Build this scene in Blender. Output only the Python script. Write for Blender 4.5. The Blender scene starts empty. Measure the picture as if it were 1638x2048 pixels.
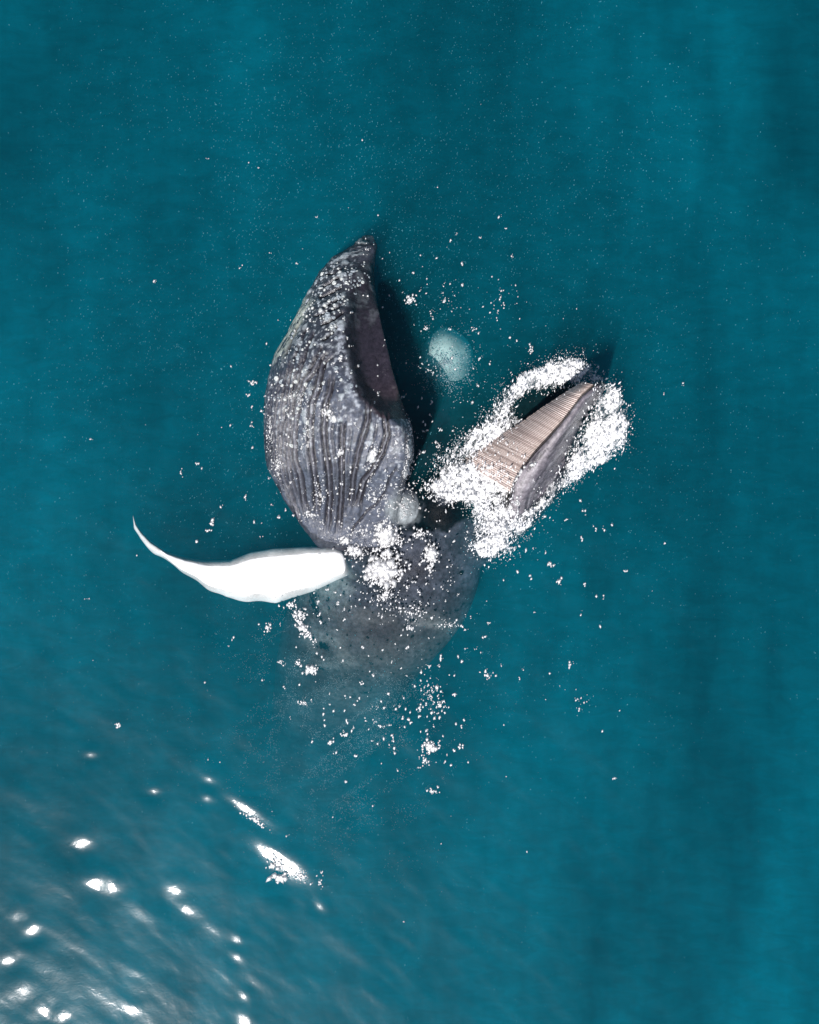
import bpy, math, random
import numpy as np
from mathutils import Vector, Matrix
from mathutils.bvhtree import BVHTree
random.seed(7); RNG = np.random.default_rng(7)
sc = bpy.context.scene
C = sc.collection

# ------------------------------------------------------------------ camera, sky, sun, exposure
CAM_H = 18.0
M_PX = 1/128.0            # metres on the water per photograph pixel
cam = bpy.data.cameras.new('camera'); camo = bpy.data.objects.new('camera', cam); C.objects.link(camo)
camo.location = (0, 0, CAM_H); camo.rotation_euler = (0, 0, 0)
cam.sensor_fit = 'VERTICAL'; cam.sensor_height = 24; cam.lens = 27.0
cam.clip_start = .1; cam.clip_end = 2000
sc.camera = camo

SUN = Vector((-.27, -.505, .82)).normalized()          # towards the sun
world = bpy.data.worlds.new('World'); sc.world = world; world.use_nodes = True
wn = world.node_tree.nodes; wl = world.node_tree.links
sky = wn.new('ShaderNodeTexSky'); sky.sky_type = 'NISHITA'; sky.sun_disc = False
sky.sun_elevation = math.asin(SUN.z); sky.sun_rotation = math.atan2(SUN.x, SUN.y)
wn['Background'].inputs['Strength'].default_value = .06
wl.new(sky.outputs[0], wn['Background'].inputs['Color'])
sl = bpy.data.lights.new('sun', 'SUN'); sl.energy = 5.0; sl.angle = math.radians(.5); sl.color = (1, .955, .93)
so = bpy.data.objects.new('sun', sl); C.objects.link(so)
so.rotation_euler = SUN.to_track_quat('Z', 'Y').to_euler(); so.location = SUN*30
sc.view_settings.view_transform = 'Standard'; sc.view_settings.look = 'None'
sc.view_settings.exposure = 0.36; sc.view_settings.gamma = 1
sc.cycles.volume_bounces = 1; sc.cycles.max_bounces = 8
sc.cycles.transparent_max_bounces = 12
sc.cycles.sample_clamp_indirect = 3.0

# ------------------------------------------------------------------ helpers
def W(px, py, z=0.0):
    k = (CAM_H - z)/CAM_H*M_PX
    return ((px-819)*k, (1024-py)*k, z)
def to_px(P):
    k = (CAM_H - P[:, 2])/CAM_H*M_PX
    return P[:, 0]/k+819, 1024-P[:, 1]/k
def hash3(i, j, k, seed):
    h = (i*374761393 + j*668265263 + k*2147483647 + seed*1274126177) & 0xffffffff
    h = ((h ^ (h >> 13))*1274126177) & 0xffffffff
    return ((h ^ (h >> 16)) & 0xffff)/65535.0
def vnoise(x, y, z, seed=0):
    xi, yi, zi = np.floor(x).astype(np.int64), np.floor(y).astype(np.int64), np.floor(z).astype(np.int64)
    fx, fy, fz = x-xi, y-yi, z-zi
    fx, fy, fz = [f*f*f*(f*(f*6-15)+10) for f in (fx, fy, fz)]
    r = 0
    for a in (0, 1):
        for b in (0, 1):
            for c in (0, 1):
                r = r + hash3(xi+a, yi+b, zi+c, seed)*(fx if a else 1-fx)*(fy if b else 1-fy)*(fz if c else 1-fz)
    return r*2-1
def fbm(x, y, z=None, o=4, seed=0):
    x = np.asarray(x, float); y = np.asarray(y, float)
    z = np.zeros_like(x) if z is None else z
    r, a, f, n = 0, 1., 1., 0
    for k in range(o):
        r = r + a*vnoise(x*f+k*13.1, y*f+k*7.7, z*f+k*3.3, seed+k); n += a; a *= .5; f *= 2.03
    return r/n
def interp(pts, v, col):
    p = np.array(pts, float); return np.interp(v, p[:, 0], p[:, col])
def smooth(a, b, x): 
    t = np.clip((x-a)/(b-a), 0, 1); return t*t*(3-2*t)
def seg_dist(px, py, poly):
    """distance to a polyline and signed side, in photo pixels"""
    best = np.full(px.shape, 1e9); sgn = np.zeros(px.shape); par = np.zeros(px.shape)
    n = len(poly)-1
    for i in range(n):
        ax, ay = poly[i]; bx, by = poly[i+1]; dx, dy = bx-ax, by-ay; L = dx*dx+dy*dy
        t = np.clip(((px-ax)*dx+(py-ay)*dy)/L, 0, 1)
        d = np.hypot(px-ax-t*dx, py-ay-t*dy); s = np.sign((px-ax)*dy-(py-ay)*dx)
        m = d < best; best = np.where(m, d, best); sgn = np.where(m, s, sgn); par = np.where(m, (i+t)/n, par)
    return best, sgn, par
def in_poly(px, py, poly):
    r = np.zeros(px.shape, bool); n = len(poly)
    for i in range(n):
        x1, y1 = poly[i]; x2, y2 = poly[(i+1) % n]
        if y1 == y2: continue
        c = ((y1 > py) != (y2 > py)) & (px < (x2-x1)*(py-y1)/(y2-y1)+x1); r ^= c
    return r
def mesh_np(name, V, F, mat=None, smooth_=True):
    me = bpy.data.meshes.new(name)
    V = np.asarray(V, np.float32); F = np.asarray(F, np.int32); k = F.shape[1]
    me.vertices.add(len(V)); me.vertices.foreach_set('co', V.ravel())
    me.loops.add(F.size); me.loops.foreach_set('vertex_index', F.ravel())
    me.polygons.add(len(F)); me.polygons.foreach_set('loop_start', np.arange(0, F.size, k, dtype=np.int32))
    me.polygons.foreach_set('use_smooth', np.full(len(F), smooth_))
    me.update(calc_edges=True); me.validate()
    if mat: me.materials.append(mat)
    return me
def link(name, me, parent=None, **props):
    o = bpy.data.objects.new(name, me); C.objects.link(o)
    if parent: o.parent = parent
    for k, v in props.items(): o[k] = v
    return o
def new_mat(name):
    m = bpy.data.materials.new(name); m.use_nodes = True; nt = m.node_tree
    for n in list(nt.nodes): nt.nodes.remove(n)
    out = nt.nodes.new('ShaderNodeOutputMaterial'); return m, nt, out
def N(nt, typ, **kw):
    n = nt.nodes.new('ShaderNode'+typ)
    for k, v in kw.items():
        if k.startswith('i_'): n.inputs[k[2:].replace('_', ' ')].default_value = v
        else: setattr(n, k, v)
    return n
def noise_tex(nt, scale, detail=4, rough=.5, vec=None, dist=0):
    t = N(nt, 'TexNoise'); t.inputs['Scale'].default_value = scale; t.inputs['Detail'].default_value = detail
    t.inputs['Roughness'].default_value = rough; t.inputs['Distortion'].default_value = dist
    if vec is None:
        g = N(nt, 'NewGeometry'); vec = g.outputs['Position']
    nt.links.new(vec, t.inputs['Vector']); return t
def ramp(nt, src, stops):
    r = N(nt, 'ValToRGB'); e = r.color_ramp.elements
    while len(e) < len(stops): e.new(.5)
    for q, (p, c) in zip(e, stops):
        q.position = p; q.color = (c, c, c, 1) if not isinstance(c, tuple) else (*c, 1)
    nt.links.new(src, r.inputs[0]); return r

# ------------------------------------------------------------------ materials
def water_material():
    m, nt, out = new_mat('sea_water'); L = nt.links.new
    geo = N(nt, 'NewGeometry')
    # fine capillary ripples
    r1 = noise_tex(nt, 9, 3, .55, dist=.6); r2 = noise_tex(nt, 38, 2, .5)
    mx = N(nt, 'Math', operation='MULTIPLY_ADD'); L(r2.outputs[0], mx.inputs[0]); mx.inputs[1].default_value = .12; L(r1.outputs[0], mx.inputs[2])
    b = N(nt, 'Bump'); b.inputs['Strength'].default_value = 1; b.inputs['Distance'].default_value = .0016; L(mx.outputs[0], b.inputs['Height'])
    fr = N(nt, 'Fresnel'); fr.inputs['IOR'].default_value = 1.333; L(b.outputs[0], fr.inputs['Normal'])
    g1 = N(nt, 'BsdfGlossy'); g1.inputs['Roughness'].default_value = .09; L(b.outputs[0], g1.inputs['Normal'])
    g2 = N(nt, 'BsdfGlossy'); g2.inputs['Roughness'].default_value = .27; L(b.outputs[0], g2.inputs['Normal'])
    ms = N(nt, 'MixShader'); ms.inputs[0].default_value = .15; L(g1.outputs[0], ms.inputs[1]); L(g2.outputs[0], ms.inputs[2])
    # noise tint in the surface transparency imitates streaks and patches of wave-focused light
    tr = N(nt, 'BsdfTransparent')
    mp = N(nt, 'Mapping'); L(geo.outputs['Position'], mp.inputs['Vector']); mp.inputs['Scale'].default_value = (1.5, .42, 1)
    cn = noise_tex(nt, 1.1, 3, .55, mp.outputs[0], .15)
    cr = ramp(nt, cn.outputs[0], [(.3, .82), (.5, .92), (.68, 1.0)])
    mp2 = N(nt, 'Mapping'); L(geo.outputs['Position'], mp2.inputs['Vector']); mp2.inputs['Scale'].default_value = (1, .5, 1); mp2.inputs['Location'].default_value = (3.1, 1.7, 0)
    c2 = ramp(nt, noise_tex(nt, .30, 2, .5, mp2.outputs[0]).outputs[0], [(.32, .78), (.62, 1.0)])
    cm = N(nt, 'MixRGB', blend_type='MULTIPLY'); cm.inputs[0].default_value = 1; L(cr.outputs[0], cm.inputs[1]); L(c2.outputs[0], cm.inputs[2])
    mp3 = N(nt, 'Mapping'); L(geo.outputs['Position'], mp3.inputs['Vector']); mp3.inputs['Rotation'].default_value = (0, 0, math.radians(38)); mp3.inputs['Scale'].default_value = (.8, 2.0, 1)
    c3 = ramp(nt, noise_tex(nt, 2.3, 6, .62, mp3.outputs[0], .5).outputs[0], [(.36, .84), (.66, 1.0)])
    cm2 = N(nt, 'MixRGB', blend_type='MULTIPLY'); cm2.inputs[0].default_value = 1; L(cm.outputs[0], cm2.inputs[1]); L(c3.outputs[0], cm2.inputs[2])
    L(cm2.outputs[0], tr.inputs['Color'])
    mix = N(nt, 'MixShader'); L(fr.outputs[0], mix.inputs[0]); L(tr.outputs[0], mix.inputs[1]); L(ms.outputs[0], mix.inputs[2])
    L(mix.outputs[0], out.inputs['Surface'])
    vs = N(nt, 'VolumeScatter'); vs.inputs['Color'].default_value = (.002, .80, 1.0, 1); vs.inputs['Density'].default_value = VOL_S
    vs.inputs['Anisotropy'].default_value = .20
    va = N(nt, 'VolumeAbsorption'); va.inputs['Color'].default_value = (0, .73, .93, 1); va.inputs['Density'].default_value = VOL_A
    ad = N(nt, 'AddShader'); L(vs.outputs[0], ad.inputs[0]); L(va.outputs[0], ad.inputs[1]); L(ad.outputs[0], out.inputs['Volume'])
    return m
VOL_S, VOL_A = .58, .72

def skin_material():
    m, nt, out = new_mat('whale_skin'); L = nt.links.new
    p = N(nt, 'BsdfPrincipled'); at = N(nt, 'Attribute', attribute_name='pigment'); 
    n1 = noise_tex(nt, 15, 6, .62); n2 = noise_tex(nt, 95, 3, .6)
    hs = N(nt, 'MixRGB', blend_type='MULTIPLY'); hs.inputs[0].default_value = 1
    r = ramp(nt, n1.outputs[0], [(.3, .5), (.5, .95), (.72, 1.5)]); L(at.outputs['Color'], hs.inputs[1]); L(r.outputs[0], hs.inputs[2])
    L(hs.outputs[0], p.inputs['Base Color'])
    p.inputs['Roughness'].default_value = .24; gz = N(nt, 'NewGeometry'); sz = N(nt, 'SeparateXYZ'); L(gz.outputs['Position'], sz.inputs[0]); mr = N(nt, 'MapRange'); L(sz.outputs['Z'], mr.inputs['Value'])
    for i_, v_ in ((1, -.06), (2, .03), (3, .03), (4, .5)): mr.inputs[i_].default_value = v_
    L(mr.outputs[0], p.inputs['Specular IOR Level'])
    mpp = N(nt, 'Mapping'); g = N(nt, 'NewGeometry'); L(g.outputs['Position'], mpp.inputs[0]); mpp.inputs['Scale'].default_value = (1.4, .8, 1)
    n3 = noise_tex(nt, 15, 5, .7, mpp.outputs[0], 2.2)
    ma = N(nt, 'Math', operation='MULTIPLY_ADD'); L(n2.outputs[0], ma.inputs[0]); ma.inputs[1].default_value = .35; L(n3.outputs[0], ma.inputs[2])
    b = N(nt, 'Bump'); b.inputs['Strength'].default_value = .8; b.inputs['Distance'].default_value = .012; L(ma.outputs[0], b.inputs['Height'])
    L(b.outputs[0], p.inputs['Normal']); L(p.outputs[0], out.inputs[0]); return m
def simple(name, col, rough=.5, noise=0, nscale=20, bump=0, sub=0):
    m, nt, out = new_mat(name); L = nt.links.new
    p = N(nt, 'BsdfPrincipled'); p.inputs['Roughness'].default_value = rough
    t = noise_tex(nt, nscale, 4, .6)
    r = ramp(nt, t.outputs[0], [(.3, tuple(c*(1-noise) for c in col)), (.7, tuple(min(1, c*(1+noise)) for c in col))])
    L(r.outputs[0], p.inputs['Base Color'])
    if bump:
        b = N(nt, 'Bump'); b.inputs['Distance'].default_value = bump; L(t.outputs[0], b.inputs['Height']); L(b.outputs[0], p.inputs['Normal'])
    L(p.outputs[0], out.inputs[0]); return m

# ------------------------------------------------------------------ the sea
GL = [(162,1690,15),(188,1762,11),(226,1771,13),(349,1783,15),(372,1816,11),(34,1836,13),(58,1862,9),(17,1921,9),(45,1982,17),
      (80,2022,16),(125,2034,7),(268,2021,6),(490,2044,11),(417,1562,6),(185,1510,4),(476,1880,5),(474,1917,5),(412,1598,5),
      (640,1815,5),(310,1585,4),(488,1992,5)]
def sea_height(X, Y):
    a = math.radians(38)
    u = X*math.cos(a)-Y*math.sin(a); v = X*math.sin(a)+Y*math.cos(a)   # crests run down to the right
    h = .014*fbm(u*.7+.5*fbm(X*.4, Y*.4, o=2, seed=30), v*1.9, o=3, seed=11)
    h = h + .0045*fbm(u*1.9, v*4.2, o=3, seed=21)
    return h
def build_sea():
    def axis(lo, hi, step):
        core = list(np.arange(lo, hi+step, step)); s = step; x = core[-1]; R = []
        while x < 400: s *= 1.16; x += s; R.append(x)
        s = step; x = core[0]; Lf = []
        while x > -400: s *= 1.16; x -= s; Lf.append(x)
        return np.array(Lf[::-1]+core+R)
    xs = axis(-6.8, 6.8, .036); ys = axis(-8.4, 8.4, .036)
    X, Y = np.meshgrid(xs, ys)
    H = sea_height(X, Y)
    e = .01
    def want(gx, gy):
        V = Vector((-gx, -gy, CAM_H)).normalized(); h = (V+SUN).normalized(); return -h.x/h.z, -h.y/h.z
    for px, py, r in GL:                                       # small round wavelets that face the sun
        gx, gy, _ = W(px, py); sx, sy = want(gx, gy)
        i = int(np.argmin(abs(xs-gx))); j = int(np.argmin(abs(ys-gy))); gx, gy = xs[i], ys[j]
        sx -= (H[j, i+1]-H[j, i-1])/(xs[i+1]-xs[i-1]); sy -= (H[j+1, i]-H[j-1, i])/(ys[j+1]-ys[j-1])
        sg = .05+.008*r; a0, a1 = max(i-30, 0), i+30; b0, b1 = max(j-30, 0), j+30
        dx, dy = X[b0:b1, a0:a1]-gx, Y[b0:b1, a0:a1]-gy; d2 = dx*dx+dy*dy
        H[b0:b1, a0:a1] += (sx*dx+sy*dy-.10*d2)*np.exp(-d2/(2*sg*sg))
    # two long bright wave faces
    for (x0, y0), (x1, y1), w in [((462,1598),(560,1668),10), ((506,1680),(612,1762),20)]:
        A = np.array(W(x0, y0)[:2]); B = np.array(W(x1, y1)[:2]); d = B-A; Ln = np.linalg.norm(d); d /= Ln
        mid = (A+B)/2; sx, sy = want(*mid)
        g = sea_height(np.array([mid[0], mid[0]+e, mid[0]]), np.array([mid[1], mid[1], mid[1]+e]))
        sx -= (g[1]-g[0])/e; sy -= (g[2]-g[0])/e
        al = (X-mid[0])*d[0]+(Y-mid[1])*d[1]; ac = -(X-mid[0])*d[1]+(Y-mid[1])*d[0]
        s = w*M_PX*1.5
        H += (sx*(X-mid[0])+sy*(Y-mid[1]))*np.exp(-(ac/s)**2/2-(al/(Ln*.55))**4)
    far = smooth(9, 30, np.hypot(X, Y)); H = H*(1-far*.5)
    ny, nx = X.shape
    V = np.stack([X.ravel(), Y.ravel(), H.ravel()], 1)
    idx = np.arange(nx*ny).reshape(ny, nx)
    F = np.stack([idx[:-1, :-1], idx[:-1, 1:], idx[1:, 1:], idx[1:, :-1]], -1).reshape(-1, 4)
    ring = np.concatenate([idx[0, :], idx[1:, -1], idx[-1, -2::-1], idx[-2:0:-1, 0]])
    bot = V[ring].copy(); bot[:, 2] = -40
    nb = len(V); k = len(ring); V = np.vstack([V, bot, [[0, 0, -40]]])
    j = np.arange(k); j2 = (j+1) % k
    side = np.stack([ring[j2], ring[j], nb+j, nb+j2], 1)
    me = bpy.data.meshes.new('sea')
    cap = np.stack([nb+j2, nb+j, np.full(k, nb+k)], 1)
    nq = len(F)+len(side)
    loops = np.concatenate([F.ravel(), side.ravel(), cap.ravel()]).astype(np.int32)
    starts = np.concatenate([np.arange(nq)*4, nq*4+np.arange(k)*3]).astype(np.int32)
    me.vertices.add(len(V)); me.vertices.foreach_set('co', V.astype(np.float32).ravel())
    me.loops.add(len(loops)); me.loops.foreach_set('vertex_index', loops)
    me.polygons.add(len(starts)); me.polygons.foreach_set('loop_start', starts)
    sm = np.zeros(len(starts), bool); sm[:len(F)] = True; me.polygons.foreach_set('use_smooth', sm)
    me.update(calc_edges=True); me.validate(); me.materials.append(water_material())
    link('sea_water', me, kind='structure', label='deep teal sea water with low waves and sun glints')
build_sea()

# ------------------------------------------------------------------ whale: raw lofts, fused by one voxel remesh
LJ = [ # row, left x, right x, ridge x (edge of the pleated pouch), ridge height
 (470,728,745,737,-.22),(490,706,756,735,-.02),(512,667,752,722,.14),(545,637,748,704,.30),(585,616,751,700,.36),(619,597,757,690,.46),(668,572,768,684,.56),
 (704,550,777,686,.62),(741,538,785,694,.66),(790,529,800,712,.70),(834,527,816,762,.72),(851,527,824,790,.72),(877,527,828,800,.70),(911,529,829,802,.66),
 (938,534,820,795,.60),(967,550,812,785,.52),(992,562,806,775,.42),(1024,582,800,765,.30),(1053,602,800,760,.18),(1077,620,800,760,.08),(1110,650,790,740,-.08),(1140,690,780,735,-.3)]
def loft(rings):
    """rings: list of (n,3) arrays -> closed tube with fan caps"""
    R = np.array(rings); m, n, _ = R.shape
    V = R.reshape(-1, 3); i = np.arange(m*n).reshape(m, n)
    a = i[:-1]; b = i[1:]
    F = np.stack([a, np.roll(a, -1, 1), np.roll(b, -1, 1), b], -1).reshape(-1, 4)
    T = [tuple(f) for f in F]
    c0, c1 = len(V), len(V)+1
    V = np.vstack([V, R[0].mean(0), R[-1].mean(0)])
    for j in range(n):
        k = (j+1) % n; T.append((i[0, k], i[0, j], c0)); T.append((i[-1, j], i[-1, k], c1))
    return V, T
pieces = []
def jaw_piece():
    rings = []
    for py in np.linspace(470, 1140, 130):
        xl, xr, xm, H = [interp(LJ, py, c) for c in (1, 2, 3, 4)]
        H *= 1+.95*smooth(.1, .5, H)*(1-smooth(940, 1010, py)*.6)
        um = (xm-xl)/(xr-xl); step = smooth(520, 620, py)*(1-smooth(770, 855, py))
        ring = []
        for u in np.linspace(0, 1, 70):
            if u <= um: z = (H+.08)*(1-(1-u/um)**2.3)**.62-.08
            else:
                t = (u-um)/(1-um)
                zr = (H+.12)*(1-t**3.0)**.5-.12                      # rounded shoulder
                zl = H*(.86-.14*t) - .05*math.sin(math.pi*t)*.8      # open lip shelf
                if t < .4: zl = H+(zl-H)*smooth(0, .4, t)
                z = zr*(1-step)+zl*step
            ring.append(W(xl+(xr-xl)*u, py, z))
        dep = .35+.65*smooth(480, 700, py)
        for u in np.linspace(1, 0, 24):
            z = -dep*(1-(abs(2*u-1))**3)-.12
            inset = .03*math.sin(math.pi*u)
            ring.append(W(xl+(xr-xl)*(u*.96+.02), py, z))
        rings.append(np.array(ring))
    return loft(rings)
pieces.append(jaw_piece())
def tube(sections, nr=48, sub=8):
    """sections: (px,py,z,half width m,half height m)"""
    S = np.array(sections, float); t = np.arange(len(S)); tt = np.linspace(0, len(S)-1, (len(S)-1)*sub+1)
    # smooth (Catmull-Rom)
    def cr(t_):
        i = int(min(max(math.floor(t_), 0), len(S)-2)); f = t_-i
        p0, p1, p2, p3 = S[max(i-1, 0)], S[i], S[i+1], S[min(i+2, len(S)-1)]
        return .5*((2*p1)+(-p0+p2)*f+(2*p0-5*p1+4*p2-p3)*f*f+(-p0+3*p1-3*p2+p3)*f**3)
    Q = np.array([cr(a) for a in tt]); c = np.array([W(q[0], q[1], q[2]) for q in Q])
    rings = []
    for i in range(len(Q)):
        d = Vector(c[min(i+1, len(Q)-1)]-c[max(i-1, 0)]).normalized()
        side = d.cross(Vector((0, 0, 1))).normalized(); up = side.cross(d).normalized()
        rings.append(np.array([Vector(c[i])+side*(math.cos(a)*Q[i, 3])+up*(math.sin(a)*Q[i, 4]) for a in np.linspace(0, 2*math.pi, nr, endpoint=False)]))
    return loft(rings)
TRUNK = [(752,1020,-.75,.55,.45),(790,1062,-.62,.98,.52),(822,1110,-.58,1.12,.56),(800,1172,-.72,1.18,.66),(728,1245,-1.02,1.26,.80),(686,1330,-1.8,1.15,.92),(655,1430,-2.7,1.0,.9),
         (632,1540,-3.2,.86,.78),(585,1655,-3.7,.6,.56),(505,1765,-3.4,.34,.38),(425,1838,-2.8,.2,.24),(392,1872,-2.6,.16,.14)]
pieces.append(tube(TRUNK))
pieces.append(tube([(960,1110,-.55,.2,.2),(985,1060,-.9,.42,.9),(1030,1000,-1.1,.5,1.2),(1085,930,-1.15,.5,1.25),(1130,860,-1.0,.4,1.0),(1170,800,-.3,.2,.26),(1190,778,-.28,.08,.12)]))  # upper jaw, with an unseen deep keel added to cast a broad shadow
pieces.append(tube([(900,1105,-.62,.5,.4),(960,1060,-.6,.45,.4),(1000,1000,-.6,.4,.4)]))          # cheek that joins the upper jaw to the head
pieces.append(tube([(980,900,-.95,.2,.3),(1030,850,-.44,.30,.3),(1075,812,-.36,.32,.26),(1125,788,-.32,.22,.2),(1150,778,-.32,.1,.12)]))   # far side of the palate, under water, raised to darken the pool above
pieces.append(tube([(885,930,-.75,.2,.3),(872,985,-.44,.34,.36),(880,1035,-.40,.5,.36),(870,1060,-.5,.45,.36)]))         # corner of the mouth
pieces.append(tube([(772,560,-1.0,.15,.25),(806,640,-1.2,.45,.45),(852,720,-1.95,.85,.5),(880,800,-1.35,1.0,.5),(892,880,-.82,.92,.5),(890,950,-.75,.66,.42),(880,1020,-.7,.5,.38)]))   # floor of the flooded mouth, enlarged and near-black to darken the shaded water
pieces.append(tube([(765,975,-.35,.2,.2),(792,1000,-.17,.34,.3),(812,1022,-.17,.31,.28),(832,1042,-.26,.12,.14)]))    # pale swelling at the mouth corner
# lip band of the upper jaw: a domed ridge with a sharp inner edge
LIP = [ # t, inner x,y (baleen side), outer x,y, height
 (0,1012,1030,1024,1044,.05),(.14,1017,1000,1050,1030,.25),(.28,1025,970,1075,1000,.42),(.42,1043,938,1108,965,.56),(.55,1070,903,1130,925,.70),(.68,1098,873,1148,885,.82),(.8,1133,830,1168,838,.92),(.9,1162,790,1190,806,.96),(.97,1188,768,1209,784,.95),(1,1203,762,1211,768,.90)]
def lip_piece():
    rings = []
    for t in np.linspace(0, 1, 90):
        ix, iy, ox, oy, h = [interp(LIP, t, c) for c in (1, 2, 3, 4, 5)]
        ring = []
        for u in np.linspace(0, 1, 16):
            z = h*(1-.12*(1-u/.25)**2 if u < .25 else (1-((u-.25)/.75)**2.4*1.25))
            ring.append(W(ix+(ox-ix)*u, iy+(oy-iy)*u, z))
        for u in np.linspace(1, 0, 10):
            ring.append(W(ix+(ox-ix)*(u*.94+.03), iy+(oy-iy)*(u*.94+.03), -.35-.1*math.sin(math.pi*u)))
        rings.append(np.array(ring)[::-1])
    return loft(rings)
pieces.append(lip_piece())
# bed under the baleen
BAL = [(0,925,925,1022,985),(.12,950,902,1040,945),(.3,990,880,1062,915),(.5,1040,848,1094,876),(.7,1085,815,1125,838),(.88,1135,782,1163,789),(1,1165,764,1186,769)]
def bal_xy(t, s):   # s 0 at the free edge, 1 at the lip
    ax, ay, bx, by = [interp(BAL, t, c) for c in (1, 2, 3, 4)]
    return ax+(bx-ax)*s, ay+(by-ay)*s
def bal_z(t, s):
    h = float(np.interp(t, [0, .12, .3, .5, .7, .88, 1], [.18, .34, .46, .60, .72, .82, .84])); e = float(np.interp(t, [0, .5, 1], [-.1, .05, .55]))
    return e+(h-e)*(math.sin(s*math.pi/2)**.85)
def bed_piece():
    rings = []
    for t in np.linspace(0, 1, 60):
        ring = [W(*bal_xy(t, s), bal_z(t, s)-.035) for s in np.linspace(0, 1, 18)]
        ring += [W(*bal_xy(t, s), -.45) for s in np.linspace(.97, .05, 12)]
        rings.append(np.array(ring)[::-1])
    return loft(rings)
pieces.append(bed_piece())
# flukes, far down
def fluke(sgn):
    rings = []
    for t in np.linspace(0, 1, 16):
        L = .85*t; ch = .26*(1-t**1.6)+.04
        d = Vector((-.62, -.55, 0)).normalized(); sd = Vector((d.y, -d.x, 0))*sgn
        c = Vector(W(385, 1878, -2.6))+sd*L-d*(.28*t*t)*1.2
        rings.append(np.array([c+d*(math.cos(a)*ch)+Vector((0, 0, .05*(1-t*.7)*math.sin(a))) for a in np.linspace(0, 2*math.pi, 20, endpoint=False)]))
    return loft(rings)
pieces.append(fluke(1)); pieces.append(fluke(-1))

def union_mesh(ps, voxel):
    V = []; F = []; n = 0
    for v, f in ps:
        V += [tuple(p) for p in v]; F += [tuple(int(a)+n for a in q) for q in f]; n += len(v)
    me = bpy.data.meshes.new('raw'); me.from_pydata(V, [], F); me.update()
    # consistent outward normals
    import bmesh
    bm = bmesh.new(); bm.from_mesh(me); bmesh.ops.recalc_face_normals(bm, faces=bm.faces); bm.to_mesh(me); bm.free()
    o = bpy.data.objects.new('raw', me); C.objects.link(o)
    r = o.modifiers.new('r', 'REMESH'); r.mode = 'VOXEL'; r.voxel_size = voxel; r.use_smooth_shade = True
    s = o.modifiers.new('s', 'SMOOTH'); s.iterations = 5; s.factor = .5
    dg = bpy.context.evaluated_depsgraph_get()
    out = bpy.data.meshes.new_from_object(o.evaluated_get(dg), depsgraph=dg)
    bpy.data.objects.remove(o); bpy.data.meshes.remove(me); return out
body_me = union_mesh(pieces, .019)

def get_np(me):
    n = len(me.vertices); co = np.empty(n*3, np.float32); me.vertices.foreach_get('co', co)
    no = np.empty(n*3, np.float32); me.vertex_normals.foreach_get('vector', no)
    return co.reshape(-1, 3).astype(float), no.reshape(-1, 3).astype(float)

# throat pleats: (polyline in photo pixels, half spacing of the pair, depth)
PLEATS = [
 ([(650,690),(622,745),(607,760),(593,809),(586,870),(588,919),(598,950),(606,1000),(620,1050)],5.5,1),
 ([(672,700),(645,720),(633,775),(622,809),(619,858),(622,906),(627,950),(633,992),(634,1060)],5.5,1),
 ([(668,740),(660,775),(650,809),(647,858),(651,906),(657,955),(659,992),(657,1030),(653,1080)],5,1),
 ([(686,840),(684,853),(683,882),(682,931),(683,967),(682,1005),(680,1034),(675,1075)],4.5,1),
 ([(738,795),(735,840),(722,882),(713,919),(707,955),(703,987),(700,1026)],4.5,1),
 ([(754,845),(747,882),(739,905),(730,940)],1.5,.6),
 ([(768,815),(774,870),(764,906),(747,938),(727,967),(719,994),(714,1020)],5,1.2),
 ([(800,925),(781,955),(771,985),(754,1009),(734,1024),(712,1050),(700,1070)],2,.9),
 ([(590,700),(575,750),(565,800),(558,860),(556,910),(566,960),(585,1010),(604,1055)],4,.8),
 ([(612,690),(596,740),(582,790),(573,850),(571,910),(580,960),(598,1015)],4,.8),
 ([(568,730),(553,780),(545,840),(543,900),(550,945),(568,995)],3,.7),
 ([(549,750),(538,800),(534,860),(536,910),(546,950)],2.5,.6),
 ([(665,830),(664,870),(668,905),(671,950),(670,1000),(667,1050)],2,.5),
 ([(704,850),(698,900),(695,950),(693,1000),(690,1040)],2,.5),
 ([(735,962),(726,995),(718,1040)],1.5,.4),
 # chin
 ([(612,650),(598,690),(585,720)],1.4,1),([(628,660),(612,700),(600,730)],1.4,1),([(600,640),(583,680),(570,712)],1.4,.9),([(646,690),(630,715),(614,742)],1.4,1),([(590,760),(577,800),(565,850)],1.6,.7),([(715,905),(700,955),(690,1000)],1.4,.6),
 ([(637,596),(660,585),(683,574)],1.2,1.3),([(641,616),(665,605),(686,594)],1.2,1.3),([(638,650),(668,638),(689,620)],1.2,1.3),
 ([(640,575),(660,566),(682,550)],1.2,1.2),([(644,682),(660,668),(676,650)],1.2,1.3),([(625,632),(655,622),(690,606)],1.2,1),
 ([(652,548),(668,545),(684,535)],1.2,1)]
BALEEN_SIDE = [(1012,1030),(1025,970),(1043,938),(1070,903),(1098,873),(1133,830),(1162,790),(1200,762)]
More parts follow.
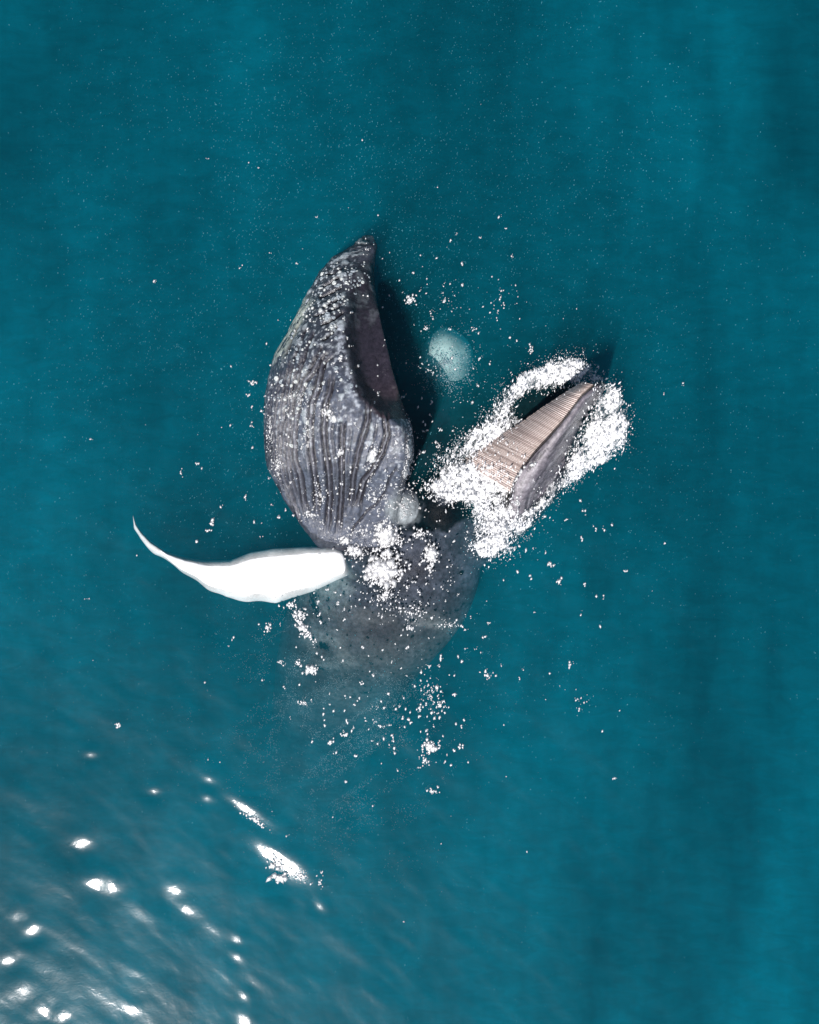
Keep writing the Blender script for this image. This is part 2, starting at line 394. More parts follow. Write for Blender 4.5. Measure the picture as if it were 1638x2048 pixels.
def finish_body(me):
    P, Nn = get_np(me)
    for v_ in ():
        pass
    px, py = to_px(P); x, y, z = P.T
    xl = interp(LJ, py, 1); xr = interp(LJ, py, 2); xm = interp(LJ, py, 3)
    jaw = (py < 1095) & (px < xr+14) & (px > xl-20) & (py > 460)
    up = smooth(-.35, -.1, z)*(Nn[:, 2] > -.3)
    # softened ridge wobble of the pouch edge
    pouch = smooth(8, -8, px-xm-6*fbm(py*.03, px*.03, o=2, seed=3)); pouch = np.where(py > 838, 1, pouch)
    pouch = pouch*jaw
    n1 = fbm(x*2.2, y*2.2, z*2.2, 4, 1); n2 = fbm(x*9, y*9, z*9, 4, 2); n3 = fbm(x*26, y*26, z*26, 3, 5)
    groove = np.zeros(len(P)); ridge = np.zeros(len(P)); dep = np.zeros(len(P))
    sel = jaw & (z > -.5)
    sx, sy = px[sel]+1.6*fbm(px[sel]*.05, py[sel]*.05, o=2, seed=8), py[sel]
    g = np.zeros(sel.sum()); rr = np.zeros(sel.sum()); 
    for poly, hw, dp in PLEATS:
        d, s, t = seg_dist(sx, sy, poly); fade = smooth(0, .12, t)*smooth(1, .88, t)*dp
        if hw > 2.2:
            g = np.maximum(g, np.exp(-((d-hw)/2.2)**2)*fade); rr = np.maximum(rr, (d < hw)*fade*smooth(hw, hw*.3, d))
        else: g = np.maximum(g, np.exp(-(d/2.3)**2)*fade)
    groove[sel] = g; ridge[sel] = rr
    pm = np.where(jaw, np.maximum(pouch, py > 800), 0)
    broad = pm*up
    wr = fbm(x*16+.6*n1, y*1.3, z*8, 3, 44)*jaw*pouch*smooth(640, 720, py)
    disp = -groove*.065*up + wr*.014*up + n3*.002*up + n2*.007*up
    lumps = smooth(720, 600, py)*jaw*up
    disp += lumps*.028*np.maximum(0, n2)*pouch
    # tubercles along the tip of the rostrum
    for (tx, ty) in [(1199,776),(1197,786),(1194,795),(1188,805),(1181,815),(1172,828),(1160,846)]:
        disp += .05*np.exp(-((px-tx)**2+(py-ty)**2)/(2*2.8**2))*(z > 0)
    P2 = P+Nn*disp[:, None]
    me.vertices.foreach_set('co', P2.astype(np.float32).ravel())
    # pigment, with mouth shade painted in
    col = np.zeros((len(P), 3)); base = np.array([.060, .066, .088]); col[:] = base
    def mixc(c, w): 
        w = np.clip(w, 0, 1)[:, None]; col[:] = col*(1-w)+np.array(c)*w
    mixc((.060, .071, .098), pouch*smooth(560, 820, py)*(.9+.6*wr))
    mixc((.035, .038, .048), pouch*smooth(800, 640, py)*.85)
    mixc((.080, .090, .12), (jaw & (py > 800))*smooth(700, 790, px)*.6)
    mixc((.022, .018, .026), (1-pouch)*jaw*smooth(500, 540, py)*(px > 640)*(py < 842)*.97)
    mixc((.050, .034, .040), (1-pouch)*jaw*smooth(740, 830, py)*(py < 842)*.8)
    mixc((.09, .10, .11), (1-pouch)*jaw*smooth(680, 600, py)*smooth(0, .35, n2)*.8)
    # pale scars, algae and skin flecks on the chin and left flank
    dl = (px-xl)
    mixc((.42, .47, .49), jaw*pouch*smooth(.22, .45, n2+.10*smooth(760, 640, py)+.15*n1)*smooth(980, 780, py)*(.75))
    mixc((.035, .042, .06), jaw*pouch*smooth(680, 560, px)*smooth(-.1, .3, n1+.3*n2)*.6)
    mixc((.50, .54, .58), jaw*pouch*smooth(.24, .42, n3)*smooth(1040, 860, py)*.5)
    mixc((.50, .54, .46), jaw*smooth(.0, .35, n2+.3)*smooth(28, 10, dl+10*n2)*smooth(585, 615, py)*smooth(740, 690, py)*(.9))
    d, s, t = seg_dist(px, py, [(680,660),(684,715),(700,775),(722,805)])
    mixc((.50, .54, .60), jaw*np.exp(-((d+6*n2)/10)**2)*smooth(-.25, .3, n2+.4*n3)*.9)
    mixc((.27, .30, .33), jaw*pouch*smooth(.1, .5, n1+.5*n2)*smooth(880, 980, py)*smooth(640, 560, px)*.7)
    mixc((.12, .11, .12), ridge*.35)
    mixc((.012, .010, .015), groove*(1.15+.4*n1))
    # mouth lining and cheek: shade between the jaws painted in as near-black
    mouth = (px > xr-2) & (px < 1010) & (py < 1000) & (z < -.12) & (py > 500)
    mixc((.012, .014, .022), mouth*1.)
    # head and trunk
    trunk = (~jaw)*smooth(1005, 1062, py+14*n2)*smooth(1000, 975, px)
    mixc((.125, .14, .185), trunk*smooth(-.2, .5, n1+.4*n2)*.9)
    mixc((.13, .125, .13), trunk*smooth(1180, 1330, py)*.8)
    mixc((.36, .35, .35), trunk*smooth(-.2, .7, fbm(x*1.1+.5+.5*n1, y*3.4+.6*x, z*2, 4, 9))*smooth(1170, 1260, py)*.75)
    mixc((.05, .045, .06), trunk*smooth(.1, .5, -n1)*.6)
    ds = np.hypot((px-650)/60, (py-1165)/50); mixc((.42, .46, .46), trunk*smooth(1.3, .2, ds+.5*n2)*.8)
    db = np.hypot((px-808)/42, (py-1018)/40); mixc((.26, .29, .30), smooth(1.05, .55, db+.25*n2)*(z > -.6)*(px > 770)*.9)
    mixc((.5, .55, .52), (py > 1840)*smooth(.0, .4, n2)*.7)
    # upper jaw
    uj = (px > 1000) & (py < 1060) & (z > -.3); d, s, t = seg_dist(px, py, BALEEN_SIDE)
    mixc((.13, .115, .135), uj*1.); mixc((.24, .22, .24), uj*smooth(22, 6, abs(d-12+3*n2))*smooth(.9, .5, t)*.8)
    mixc((.045, .040, .050), uj*smooth(.0, .45, fbm(d*.14, t*5+n1, o=3, seed=31))*.85)
    mixc((.30, .29, .31), uj*smooth(.2, .5, fbm(d*.2+4, t*9, o=3, seed=37))*.5)
    for (tx, ty) in [(1199,776),(1197,786),(1194,795),(1188,805),(1181,815),(1172,828),(1160,846)]:
        q = np.hypot(px-tx, py-ty); mixc((.02, .02, .025), uj*np.exp(-((q-5)/1.8)**2)*.8); mixc((.4, .4, .42), uj*smooth(2.6, 1.2, q)*.7)
    mixc((.012, .010, .014), uj*smooth(5, 2.0, d))
    mixc((.02, .02, .028), uj*smooth(14, 5, np.hypot(px-1204, py-768)))
    mixc((.10, .075, .06), ((px > 900) & (py < 1000) & (px < 1190))*(s > 0)*(d > 3)*(z > -.2)*(px+0 > 900)*smooth(870, 900, px))
    MOUTH_SHADE = [(820,850),(900,850),(980,870),(900,925),(850,975),(880,1008),(950,1003),(948,1036),(915,1040),(892,1064),(862,1060),(800,1062),(838,1042),(850,1012),(818,960)]  # deep shade of the mouth corner, painted near-black inside this outline
    ins = in_poly(px, py, MOUTH_SHADE); d, _, _ = seg_dist(px, py, MOUTH_SHADE+[MOUTH_SHADE[0]]); sd = np.where(ins, d, -d)+9*n2+5*n1
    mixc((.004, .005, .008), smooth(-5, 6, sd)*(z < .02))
    mixc((.006, .02, .022), ((z < -.05) & (py < 870) & (px > 900))*1.)  # far palate: dark shaded water put into the colour as green-black
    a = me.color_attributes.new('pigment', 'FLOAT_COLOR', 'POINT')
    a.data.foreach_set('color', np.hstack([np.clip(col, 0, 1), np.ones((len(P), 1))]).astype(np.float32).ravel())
    me.polygons.foreach_set('use_smooth', np.full(len(me.polygons), True)); me.update()
    return P2
whale = bpy.data.objects.new('humpback_whale', None); C.objects.link(whale); whale.location = (0, 0, 0)
whale['label'] = 'grey humpback whale lunging with its mouth agape, pleated throat above the water'; whale['category'] = 'whale'
SKIN = skin_material()
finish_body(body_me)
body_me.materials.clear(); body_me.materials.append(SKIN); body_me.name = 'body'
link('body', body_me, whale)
def bvh_of(me):
    n = len(me.vertices); co = np.empty(n*3, np.float32); me.vertices.foreach_get('co', co)
    return BVHTree.FromPolygons([tuple(c) for c in co.reshape(-1, 3)], [tuple(p.vertices) for p in me.polygons])
BODY = bvh_of(body_me)
CAMV = Vector((0, 0, CAM_H))
def hit(px, py):
    """surface point of the whale seen at a photo pixel"""
    t = Vector(W(px, py)); d = (t-CAMV).normalized(); r = BODY.ray_cast(CAMV, d, 60)
    return r[0], r[1]

# white pectoral flipper
TOPE = [(0,266,1030),(.06,272,1048),(.12,281,1062),(.2,301,1083),(.28,332,1104),(.36,368,1116),(.44,411,1124),(.52,460,1124),(.6,502,1109),(.7,548,1102),(.82,606,1098),(.90,670,1097),(.95,690,1103),(1,716,1120)]
BOTE = [(0,266,1034),(.06,268,1056),(.12,281,1078),(.2,309,1107),(.28,350,1131),(.36,384,1156),(.44,416,1175),(.52,452,1192),(.6,498,1198),(.7,552,1201),(.82,628,1178),(.90,672,1158),(.95,697,1148),(1,718,1134)]
def flipper_mesh():
    rings = []
    for t in np.linspace(0, 1, 120):
        tx, ty, bx, by = interp(TOPE, t, 1), interp(TOPE, t, 2), interp(BOTE, t, 1), interp(BOTE, t, 2)
        by += 2.2*math.sin(t*46)*smooth(.02, .15, t)*smooth(.75, .6, t)
        th = .03+.05*smooth(0, .6, t)
        zc = -.045+.0*t-.40*smooth(.93, 1, t)-.03*smooth(.3, .0, t)
        ring = []
        for a in np.linspace(0, 2*math.pi, 40, endpoint=False):
            u = .5+.55*math.cos(a); z = zc+th*math.sin(a)*(abs(math.sin(a))**.1)-.06*abs(math.cos(a))**5
            ring.append(W(tx+(bx-tx)*u, ty+(by-ty)*u, z))
        rings.append(np.array(ring))
    V, F = loft(rings); me = bpy.data.meshes.new('flipper'); me.from_pydata([tuple(v) for v in V], [], [tuple(int(i) for i in f) for f in F])
    import bmesh
    bm = bmesh.new(); bm.from_mesh(me); bmesh.ops.recalc_face_normals(bm, faces=bm.faces)
    for f in bm.faces: f.smooth = True
    bm.to_mesh(me); bm.free(); me.materials.append(simple('white_flipper_skin', (.84, .85, .85), .4, .10, 9, .01)); return me
link('flipper', flipper_mesh(), whale, label='long curved white pectoral flipper')

# pale tongue under the water between the jaws
V, F = tube([(886+14*(1-math.cos(q))/2, 724-55*math.cos(q), -1.35+.08*(1-math.cos(q)), .02+.40*math.sin(q), .03+.85*math.sin(q)) for q in np.linspace(.02, math.pi-.02, 11)], sub=4)
V = V+np.stack([.05*fbm(V[:, 0]*3, V[:, 1]*3, o=2, seed=c_) for c_ in (1, 2, 3)], 1)
tm = bpy.data.meshes.new('tongue'); tm.from_pydata([tuple(v) for v in V], [], [tuple(int(i) for i in f) for f in F])
for p in tm.polygons: p.use_smooth = True
tm.materials.append(simple('pale_flesh', (.66, .80, .74), .6, .1, 5, .01)); link('tongue', tm, whale)

# baleen: thin plates side by side, each one a part
BALM = [simple('baleen_a', (.48, .40, .37), .5, .25, 60, .004), simple('baleen_b', (.55, .47, .44), .5, .25, 60, .004), simple('baleen_c', (.36, .29, .27), .5, .25, 60, .004)]
NB = 84
for i in range(NB):
    t = 1-(i+.5)/NB; V = []; F = []
    dt = .5/NB*.74; ns = 7
    jit = random.uniform(-.025, .015)
    for k in range(ns):
        s = -.02+1.04*k/(ns-1)+ (jit if k == 0 else 0); ss = min(max(s, 0), 1)
        sk = (1-ss)*.045                                       # plates lean back towards the throat
        zt = bal_z(min(max(t, 0), 1), ss)+.010*random.uniform(0, 1)
        a = bal_xy(t-dt+sk*0, s); b = bal_xy(t+dt, s)
        V += [W(*a, zt-.006), W(*b, zt+.016), W(*b, zt-.06), W(*a, zt-.06)]
    for k in range(ns-1):
        q = k*4
        for j in range(4):
            F.append((q+j, q+(j+1) % 4, q+4+(j+1) % 4, q+4+j))
    F += [(3, 2, 1, 0), tuple((ns-1)*4+j for j in range(4))]
    me = bpy.data.meshes.new('baleen_plate'); me.from_pydata(V, [], F); me.materials.append(BALM[random.choice((0, 0, 1, 1, 2))])
    link('baleen_plate', me, whale)

# eye
h, n = hit(922, 1146)
import bmesh
bm = bmesh.new(); bmesh.ops.create_uvsphere(bm, u_segments=16, v_segments=10, radius=.035)
em = bpy.data.meshes.new('eye'); bm.to_mesh(em); bm.free()
for p in em.polygons: p.use_smooth = True
em.materials.append(simple('eye_dark', (.01, .01, .012), .15)); eo = link('eye', em, whale)
if h: eo.location = h+n*.005

# barnacles: low ribbed cones with an open crater
def barnacle_mesh(seed):
    r = random.Random(seed); n = 8; V = []; F = []
    prof = [(1.0, -.2), (.82, .32), (.56, .55), (.40, .50), (.28, .18)]
    for k, (rad, z) in enumerate(prof):
        for j in range(n):
            a = 2*math.pi*j/n; q = rad*(1+r.uniform(-.14, .14)); V.append((q*math.cos(a), q*math.sin(a), z+r.uniform(-.05, .05)))
    for k in range(len(prof)-1):
        for j in range(n): F.append((k*n+j, k*n+(j+1) % n, (k+1)*n+(j+1) % n, (k+1)*n+j))
    F.append(tuple((len(prof)-1)*n+j for j in range(n)))
    me = bpy.data.meshes.new('barnacle'); me.from_pydata(V, [], F); return me
BARM = [simple('barnacle_white', (.50, .53, .52), .6, .2, 60, .003), simple('barnacle_grey', (.26, .30, .33), .6, .25, 60, .003)]
bms = []
for s in range(6):
    b = barnacle_mesh(s); b.materials.append(BARM[s % 2]); bms.append(b)
cnt = 0; tries = 0; placed = []
CH = [(735,520),(700,535),(668,520),(640,545),(622,590),(600,625),(585,660),(560,705),(548,760),(540,810),(545,870),(600,900),(640,800),(655,730),(700,800),(726,800),(700,720),(684,650),(700,600),(746,560)]
while cnt < 285 and tries < 20000:
    tries += 1
    x = random.uniform(530, 750); y = random.uniform(505, 930)
    if not in_poly(np.array([x]), np.array([y]), CH)[0]: continue
    wgt = 1.0 if y < 700 else .55 if y < 800 else .25
    if random.random() > wgt: continue
    if float(fbm(np.array([x*.035]), np.array([y*.035]), o=2, seed=77)[0]) < random.uniform(-.35, .1): continue
    rad = random.choice((.011, .012, .014, .016, .018, .022, .028, .038))*(1 if y < 800 else .8)
    if any((x-a)**2+(y-b)**2 < ((rad+c)*100)**2 for a, b, c in placed): continue
    h, n = hit(x, y)
    if h is None or h.z < -.15: continue
    placed.append((x, y, rad)); cnt += 1
    o = link('barnacle', random.choice(bms), whale)
    o.matrix_world = Matrix.Translation(h) @ n.to_track_quat('Z', 'Y').to_matrix().to_4x4() @ Matrix.Rotation(random.uniform(0, 6.3), 4, 'Z') @ Matrix.Diagonal((rad, rad*random.uniform(.7, 1.6), rad*random.uniform(.7, 1.1), 1))

# ------------------------------------------------------------------ foam, spray, imitated glints and drifting specks
FOAM = simple('foam_white', (.86, .87, .88), .7, .06, 50, .01)
POLYS = [  # polygon, density, height, falloff px
 ([(1004,808),(1018,775),(1040,752),(1075,738),(1108,718),(1135,712),(1160,716),(1185,735),(1203,762),(1190,766),(1168,764),(1145,770),(1110,772),(1075,778),(1040,790),(1018,812)], .72, .10, 12),
 ([(1012,806),(990,820),(968,846),(935,868),(905,895),(880,912),(890,925),(935,915),(975,893),(1010,868),(1045,842),(1025,825)], .62, .06, 12),
 ([(842,972),(868,955),(880,935),(905,924),(950,915),(985,930),(1010,950),(1024,975),(1018,1000),(1010,1032),(1028,1050),(1008,1075),(985,1062),(955,1060),(948,1020),(925,1000),(880,1000),(856,986)], .86, .10, 14),
 ([(950,900),(1000,875),(1050,885),(1045,935),(1025,965),(990,940),(950,925)], .44, .03, 16),
 ([(1208,768),(1232,778),(1248,812),(1254,852),(1248,885),(1228,905),(1195,925),(1150,960),(1110,985),(1075,1030),(1040,1062),(1008,1076),(1012,1036),(1045,1030),(1078,1000),(1108,966),(1132,925),(1150,885),(1172,842),(1192,806)], .80, .08, 12),
 ([(945,1092),(960,1070),(1000,1062),(1022,1078),(1018,1100),(990,1112),(968,1118)], 1.0, .10, 10),
 ([(985,1000),(1020,1000),(1030,1040),(1025,1070),(985,1075),(955,1062),(965,1025)], 1.0, .12, 12),
 ([(1000,800),(1030,770),(1000,850),(970,850)], .45, .05, 10),
]
_bg = []
def base_grid():
    if not _bg:
        gx = np.arange(815, 1295, 3.); gy = np.arange(685, 1150, 3.); X, Y = np.meshgrid(gx, gy)
        G = sea_height((X-819)*M_PX, (1024-Y)*M_PX)
        for j in range(len(gy)):
            for i in range(len(gx)):
                h, _ = hit(gx[i], gy[j])
                if h and h.z > G[j, i]: G[j, i] = h.z
        _bg.append(G)
    return _bg[0]
def foam_mesh(name='splash_foam', thr=.88, gain=1.0, flat=1.0, lift=.012, mat=None):
    step = 1.7
    gx = np.arange(830, 1275, step); gy = np.arange(695, 1135, step); X, Y = np.meshgrid(gx, gy)
    D = np.zeros(X.shape); Hh = np.zeros(X.shape)
    wx = X+15*fbm(X*.04, Y*.04, o=4, seed=41); wy = Y+15*fbm(X*.04, Y*.04, o=4, seed=51)
    for poly, den, hgt, fo in POLYS:
        ins = in_poly(wx, wy, poly); d, _, _ = seg_dist(wx, wy, poly+[poly[0]])
        e = np.where(ins, smooth(-2, fo, d), 0)*den
        D = np.maximum(D, e+np.where(~ins, 0, .02)); Hh = np.maximum(Hh, e*hgt)
    # stretched lacy noise, streaks point up the picture where water was thrown
    c_, s_ = math.cos(.5), math.sin(.5); U = X*c_+Y*s_; Vv = -X*s_+Y*c_
    n = fbm(U*.16, Vv*.06, o=4, seed=61)*.85+fbm(U*.38, Vv*.16, o=3, seed=63)*.5
    lace = 1-np.abs(fbm(X*.06+.8*n, Y*.06, o=3, seed=66))*2.6
    F_ = D*gain*1.25*(1+.55*fbm(X*.035, Y*.028, o=2, seed=99))+n*.95+lace*.30-thr
    keep = (F_ > 0) & (D > .03)
    V = np.zeros(X.shape+(3,))
    jx = RNG.uniform(-.5, .5, X.shape)*step*.9; jy = RNG.uniform(-.5, .5, X.shape)*step*.9
    fz = np.abs(fbm(X*.12, Y*.09, o=3, seed=71))*2.2+.10*RNG.uniform(0, 1, X.shape)
    idx = -np.ones(X.shape, int); verts = []
    def base(px, py):
        fx, fy = (px-815)/3, (py-685)/3; i, j = int(fx), int(fy); fx -= i; fy -= j; g = base_grid()
        return (g[j, i]*(1-fx)+g[j, i+1]*fx)*(1-fy)+(g[j+1, i]*(1-fx)+g[j+1, i+1]*fx)*fy+lift
    need = keep.copy(); need[1:] |= keep[:-1]; need[:, 1:] |= keep[:, :-1]; need[1:, 1:] |= keep[:-1, :-1]
    for j, i in zip(*np.nonzero(need)):
        x, y = X[j, i]+jx[j, i], Y[j, i]+jy[j, i]
        z = base(x, y); amt = min(max(F_[j, i], 0), 1)
        idx[j, i] = len(verts); verts.append(W(x, y, z+flat*Hh[j, i]*fz[j, i]*(.25+amt)))
    F = []
    for j, i in zip(*np.nonzero(keep[:-1, :-1])):
        q = (idx[j, i], idx[j+1, i], idx[j+1, i+1], idx[j, i+1])
        if min(q) >= 0 and max(verts[a_][2] for a_ in q)-min(verts[a_][2] for a_ in q) < .22: F.append(q)
    return mesh_np(name, verts, F, mat or FROTH, True)
def froth(name, lo, hi, a, b):
    m, nt, out = new_mat(name); L = nt.links.new
    p = N(nt, 'BsdfPrincipled'); p.inputs['Base Color'].default_value = (.88, .89, .90, 1); p.inputs['Roughness'].default_value = .5
    mp = N(nt, 'Mapping'); g = N(nt, 'NewGeometry'); L(g.outputs['Position'], mp.inputs[0]); mp.inputs['Rotation'].default_value = (0, 0, .35); mp.inputs['Scale'].default_value = (1.7, .75, 1)
    t = noise_tex(nt, 11, 7, .72, mp.outputs[0], .5); r = ramp(nt, t.outputs[0], [(a, lo), (b, hi)])
    tr = N(nt, 'BsdfTransparent'); mx = N(nt, 'MixShader'); L(r.outputs[0], mx.inputs[0]); L(tr.outputs[0], mx.inputs[1]); L(p.outputs[0], mx.inputs[2])
    bp = N(nt, 'Bump'); bp.inputs['Distance'].default_value = .03; L(t.outputs[0], bp.inputs['Height']); L(bp.outputs[0], p.inputs['Normal'])
    L(mx.outputs[0], out.inputs['Surface']); return m
def sea_z(px, py):
    x, y, _ = W(px, py); return sea_height(np.array([x]), np.array([y]))[0]
FROTH = froth('froth', .55, 1.0, .35, .54); THIN = froth('thin_foam', .0, .65, .40, .66)
sp = foam_mesh()
link('thin_foam', foam_mesh('thin_foam', .34, 1.0, .15, .006, THIN), kind='stuff', label='thin see-through film of foam and bubbles spreading from the splash', category='foam film')
link('splash_foam', sp, kind='stuff', label='white churned foam thrown up around the upper jaw and baleen', category='foam')

BLOB_V = np.array([(1, 0, 0), (-1, 0, 0), (0, 1, 0), (0, -1, 0), (0, 0, 1), (0, 0, -1)], float)
BLOB_F = np.array([(0, 2, 4), (2, 1, 4), (1, 3, 4), (3, 0, 4), (2, 0, 5), (1, 2, 5), (3, 1, 5), (0, 3, 5)])
def blobs(name, P, S, mat, **props):
    """P (n,3) centres, S (n,3) radii; direction of stretch is y"""
    P = np.asarray(P); S = np.asarray(S); n = len(P)
    a = RNG.normal(-.25, .35, n); ca, sa = np.cos(a), np.sin(a)
    V = BLOB_V[None]*S[:, None, :]*RNG.uniform(.75, 1.25, (n, 6, 1))
    R = V.copy(); R[..., 0] = V[..., 0]*ca[:, None]-V[..., 1]*sa[:, None]; R[..., 1] = V[..., 0]*sa[:, None]+V[..., 1]*ca[:, None]
    V = R+P[:, None, :]
    F = BLOB_F[None]+(np.arange(n)*6)[:, None, None]
    return link(name, mesh_np(name, V.reshape(-1, 3), F.reshape(-1, 3), mat, True), **props)
# droplets thrown round the foam
P = []; S = []
for poly, den, hgt, fo in POLYS:
    a = np.array(poly); x0, y0 = a.min(0)-16; x1, y1 = a.max(0)+16
    k = int((x1-x0)*(y1-y0)*.065*den)
    X = RNG.uniform(x0, x1, k); Y = RNG.uniform(y0, y1, k)
    ins = in_poly(X, Y, poly); d, _, _ = seg_dist(X, Y, poly+[poly[0]])
    ok = np.where(ins, RNG.uniform(0, 1, k) < .7, RNG.uniform(0, 1, k) < np.exp(-d/5))
    for x, y in zip(X[ok], Y[ok]):
        h, _ = hit(x, y); z = max(float(sea_z(x, y)), h.z if h else -9)
        q = .0045+.009*random.random()**2; P.append(W(x, y, z+random.uniform(.01, .16)*(den+.2))); S.append((q, q*random.uniform(1, 4), q))
blobs('spray_droplets', P, S, FOAM, kind='stuff', label='fine white spray droplets flying around the splash', category='spray')
# bubbles driven under the surface round the splash
P = []; S = []
for poly, den, hgt, fo in POLYS:
    a = np.array(poly); x0, y0 = a.min(0)-30; x1, y1 = a.max(0)+30
    k = int((x1-x0)*(y1-y0)*.16); X = RNG.uniform(x0, x1, k); Y = RNG.uniform(y0, y1, k)
    ins = in_poly(X, Y, poly); d, _, _ = seg_dist(X, Y, poly+[poly[0]])
    ok = ((ins | (RNG.uniform(0, 1, k) < np.exp(-d/9))) & (fbm(X*.05, Y*.03, o=3, seed=15) > RNG.uniform(-.5, .3, k)))
    for x, y in zip(X[ok], Y[ok]):
        q = random.uniform(.004, .010); P.append(W(x, y, -.02-random.uniform(0, .6)**1.5)); S.append((q, q*1.2, q))
blobs('foam_bubbles', P, S, FOAM, kind='stuff', label='clouds of pale bubbles pushed under the surface around the splash', category='bubbles')
# cloud of fine bubbles over the pale tongue
k = 7500; r_ = np.abs(RNG.normal(0, .52, k)); th_ = RNG.uniform(0, 2*math.pi, k)
X = 892+58*r_*np.cos(th_)+6*fbm(th_*2, r_*3, seed=5); Y = 726+66*r_*np.sin(th_); Z = -.35-RNG.uniform(0, .75, k)
m = fbm(X*.05, Y*.05, o=3, seed=19) > RNG.uniform(-.9, .35, k); X, Y, Z = X[m], Y[m], Z[m]
q = RNG.uniform(.004, .011, len(X)); S2 = np.stack([q, q, q], 1)
blobs('bubble_cloud', [W(a, b, c) for a, b, c in zip(X, Y, Z)], S2, FOAM, kind='stuff', label='pale aqua cloud of fine bubbles under the surface between the open jaws', category='bubbles')
# milky wisps of fine bubbles trailing off over the submerged back
k = 60000; X = RNG.normal(690, 110, k); Y = RNG.normal(1370, 150, k); U = X*.8-Y*.6; Vv = X*.6+Y*.8
w = 1-np.abs(fbm(U*.010+.8*fbm(X*.008, Y*.008, o=2, seed=8), Vv*.024, o=4, seed=23))*3.4
m = (w > RNG.uniform(.15, 1.6, k)) & (Y > 1190); X, Y = X[m], Y[m]; Z = -RNG.uniform(.25, 1.1, len(X))
q = RNG.uniform(.003, .006, len(X)); S2 = np.stack([q, q, q], 1)
blobs('bubble_wisps', [W(a, b, c) for a, b, c in zip(X, Y, Z)], S2, FOAM, kind='stuff', label='faint milky wisps of fine bubbles trailing over the submerged back of the whale', category='bubbles')
print('wisps', len(X))
# sun glints on water film and wet skin, imitated by small white blobs
P = []; S = []
def fleck(x, y, q):
    h, _ = hit(x, y); z = max(float(sea_z(x, y)), h.z if (h and h.z > -.05) else -9)
    P.append(W(x, y, z+.006+q*.3)); q *= 1.4; S.append((q, q*random.uniform(1.0, 1.8), q*.6))
def cluster(x, y, rx, ry, n, q=.013, ang=0):
    for _ in range(int(n*1.6)):
        r = abs(random.gauss(0, .5)); a = random.uniform(0, 6.283); u, v = r*rx*math.cos(a), r*ry*math.sin(a)
        fleck(x+u*math.cos(ang)-v*math.sin(ang), y+u*math.sin(ang)+v*math.cos(ang), q*(.35+1.0*random.random()**1.8))
for c in [(775,1075,34,30,260,.015),(768,1140,46,42,420,.016),(861,1108,19,26,130,.014),(712,1100,24,18,110,.013),(690,1080,14,10,40,.012),(840,1068,26,12,60,.012),
          (860,1140,10,18,25,.012),(770,1190,45,40,80,.012),(820,1225,60,35,50,.012),(820,1255,18,14,28,.011),(820,600,14,11,42,.011),
          (900,1250,28,14,34,.010),(600,1228,14,12,35,.012),(583,1210,12,8,28,.012),(535,1255,12,14,22,.012),(595,1325,10,9,20,.011),(560,1325,12,6,14,.010),
          (625,1340,16,14,50,.013),(608,1405,14,8,20,.011),(690,1470,10,8,16,.012),(662,1485,8,8,12,.012),(860,1495,22,16,60,.013),(850,1520,14,12,24,.012),(840,1415,10,10,16,.011),
          (880,1410,10,16,18,.011),(975,1350,14,9,18,.012),(865,1583,12,8,14,.012),(1140,1330,8,10,9,.012),(1100,1128,10,6,9,.012),(1118,1162,7,7,10,.013),(425,1045,6,9,9,.016),
          (393,1082,5,6,6,.014),(362,945,5,10,6,.011),(505,765,14,6,12,.011),(498,790,8,6,8,.010),(235,1450,10,10,10,.012),(182,878,5,3,4,.010),(640,1765,12,20,10,.010),
          (818,900,10,60,130,.010),(812,945,14,18,60,.011),(1150,910,26,34,60,.010),(1185,875,16,30,40,.010),(556,930,18,60,70,.009),(540,860,12,90,70,.009),
          (650,820,22,30,26,.010),(615,870,30,60,50,.009),(640,990,40,60,60,.009),(620,1030,18,16,30,.011),(750,1000,40,50,50,.010),(725,1060,50,20,40,.011),
          (750,900,14,26,26,.012),(745,915,10,18,22,.014),(655,825,20,10,22,.013),(680,905,9,14,22,.012),(735,495,30,25,12,.009),(600,790,40,40,40,.009),
          (1060,700,16,18,10,.010),(1000,600,60,60,24,.009),(890,600,60,60,30,.009),(860,740,60,50,22,.010),(1160,1400,60,40,14,.010),(860,1390,40,80,60,.009)]:
    cluster(*c)
cluster(1034,955,4,26,26,.016,.55); cluster(1065,930,10,8,14,.013); cluster(1035,1005,8,10,14,.012)
for c in [(772,1070,20,18,60,.036),(766,1140,28,30,120,.038),(862,1108,11,15,36,.032),(712,1100,14,10,26,.030),(690,1082,7,5,8,.026),(606,1255,10,20,14,.024),(860,1490,9,9,16,.026),(620,1338,7,7,12,.026),(875,1375,5,9,6,.022),(560,1755,24,10,26,.026),(745,912,7,16,16,.030),(658,822,5,4,6,.028),(668,838,6,8,10,.030),
          (681,905,4,9,6,.026),(866,1496,7,5,6,.026),(545,1730,16,8,12,.026),(772,1105,14,12,10,.03),(682,718,4,12,5,.022)]:
    cluster(*c)
cluster(606, 1255, 45, 9, 110, .013, .95); cluster(560, 1730, 34, 10, 60, .012, .8); cluster(600, 1750, 26, 14, 70, .011, .8); cluster(510, 1640, 50, 7, 50, .012, .6)
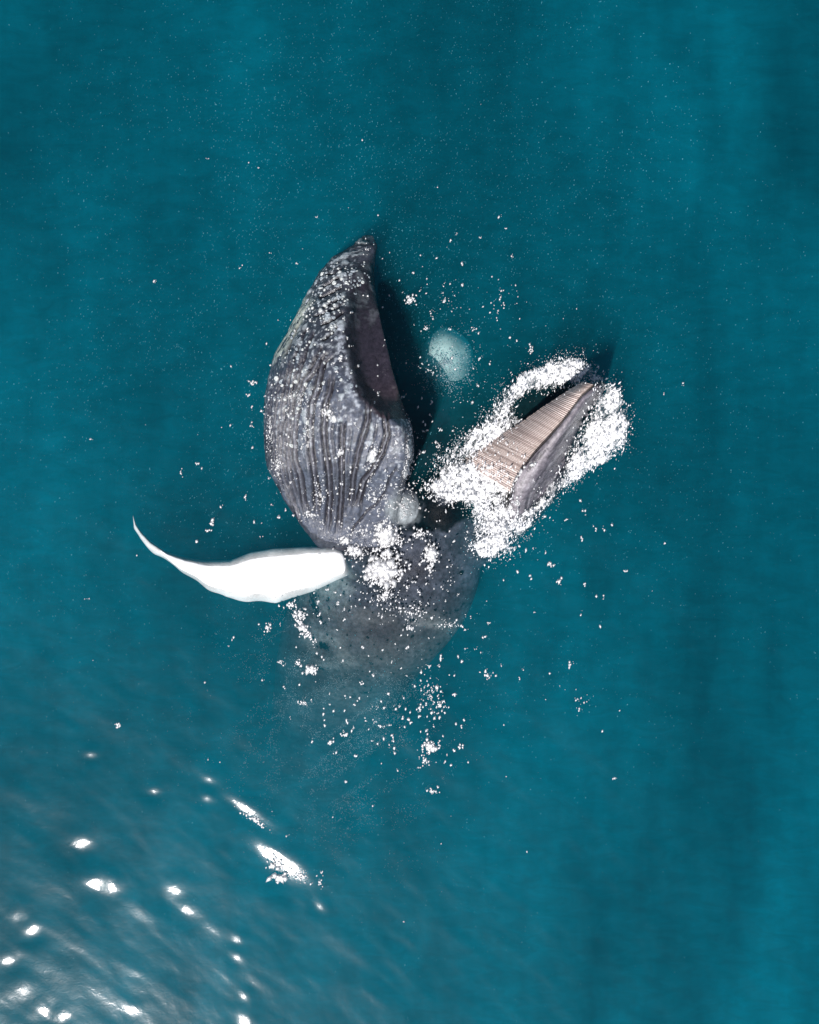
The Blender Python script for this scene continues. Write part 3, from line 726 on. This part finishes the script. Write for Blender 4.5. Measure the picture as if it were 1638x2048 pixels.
for c in [(700,1300,150,110,36,.011),(830,1450,90,80,130,.012),(690,1430,90,70,50,.012),(640,1220,90,60,60,.011),(880,1200,90,70,24,.011),(760,980,70,110,70,.010),(590,900,50,130,60,.010),(900,650,120,120,50,.010),(1140,1100,100,120,40,.011)]:
    for _ in range(c[4]//2): cluster(c[0]+random.gauss(0, c[2]*.6), c[1]+random.gauss(0, c[3]*.6), 3.5, 4.5, random.choice((1, 2, 2, 3, 4)), c[5])
for _ in range(560):                                         # lone groups all round the animal
    th = random.uniform(0, 6.283); r = abs(random.gauss(0, 1)); x = 800+300*r*math.cos(th)*.85; y = 1010+360*r*math.sin(th)
    if 0 < x < 1638: cluster(x, y, random.choice((2, 4, 7)), random.choice((2, 4, 7)), random.choice((1, 1, 2, 3, 5)), .0095)
def glint_mat():
    m, nt, out = new_mat('painted_glint'); L = nt.links.new
    g = N(nt, 'BsdfGlossy'); g.inputs['Roughness'].default_value = .50
    d = N(nt, 'BsdfDiffuse'); d.inputs['Color'].default_value = (.9, .9, .9, 1); t = N(nt, 'BsdfTransparent')
    a_ = N(nt, 'MixShader'); a_.inputs[0].default_value = .6; L(d.outputs[0], a_.inputs[1]); L(g.outputs[0], a_.inputs[2])
    b_ = N(nt, 'MixShader'); b_.inputs[0].default_value = .78; L(t.outputs[0], b_.inputs[1]); L(a_.outputs[0], b_.inputs[2])
    L(b_.outputs[0], out.inputs['Surface']); return m
blobs('glint_flecks', P, S, glint_mat(), kind='stuff', label='small white blobs standing in for sun glints on the water and wet skin around the whale', category='flecks')
# pale specks hanging in the water
k = 22000; X = RNG.normal(760, 420, k); Y = RNG.normal(640, 480, k); m = (X > -40) & (X < 1680) & (Y > -40) & (Y < 2090)
dens = fbm(X*.006, Y*.006, o=3, seed=90) > RNG.uniform(-.7, .35, k); m &= dens; m &= (np.hypot(X-892, Y-722) > 80) & (np.hypot(X-860, Y-785) > 75); X, Y = X[m], Y[m]
Z = -RNG.uniform(.03, 1.0, len(X)); P = np.array([W(a, b, c) for a, b, c in zip(X, Y, Z)])
q = RNG.uniform(.003, .0085, len(X)); S = np.stack([q, q*1.7, q], 1)
blobs('drifting_specks', P, S, simple('speck_pale', (.14, .50, .60), .7), kind='stuff', label='tiny pale specks drifting in the upper water layer', category='specks')
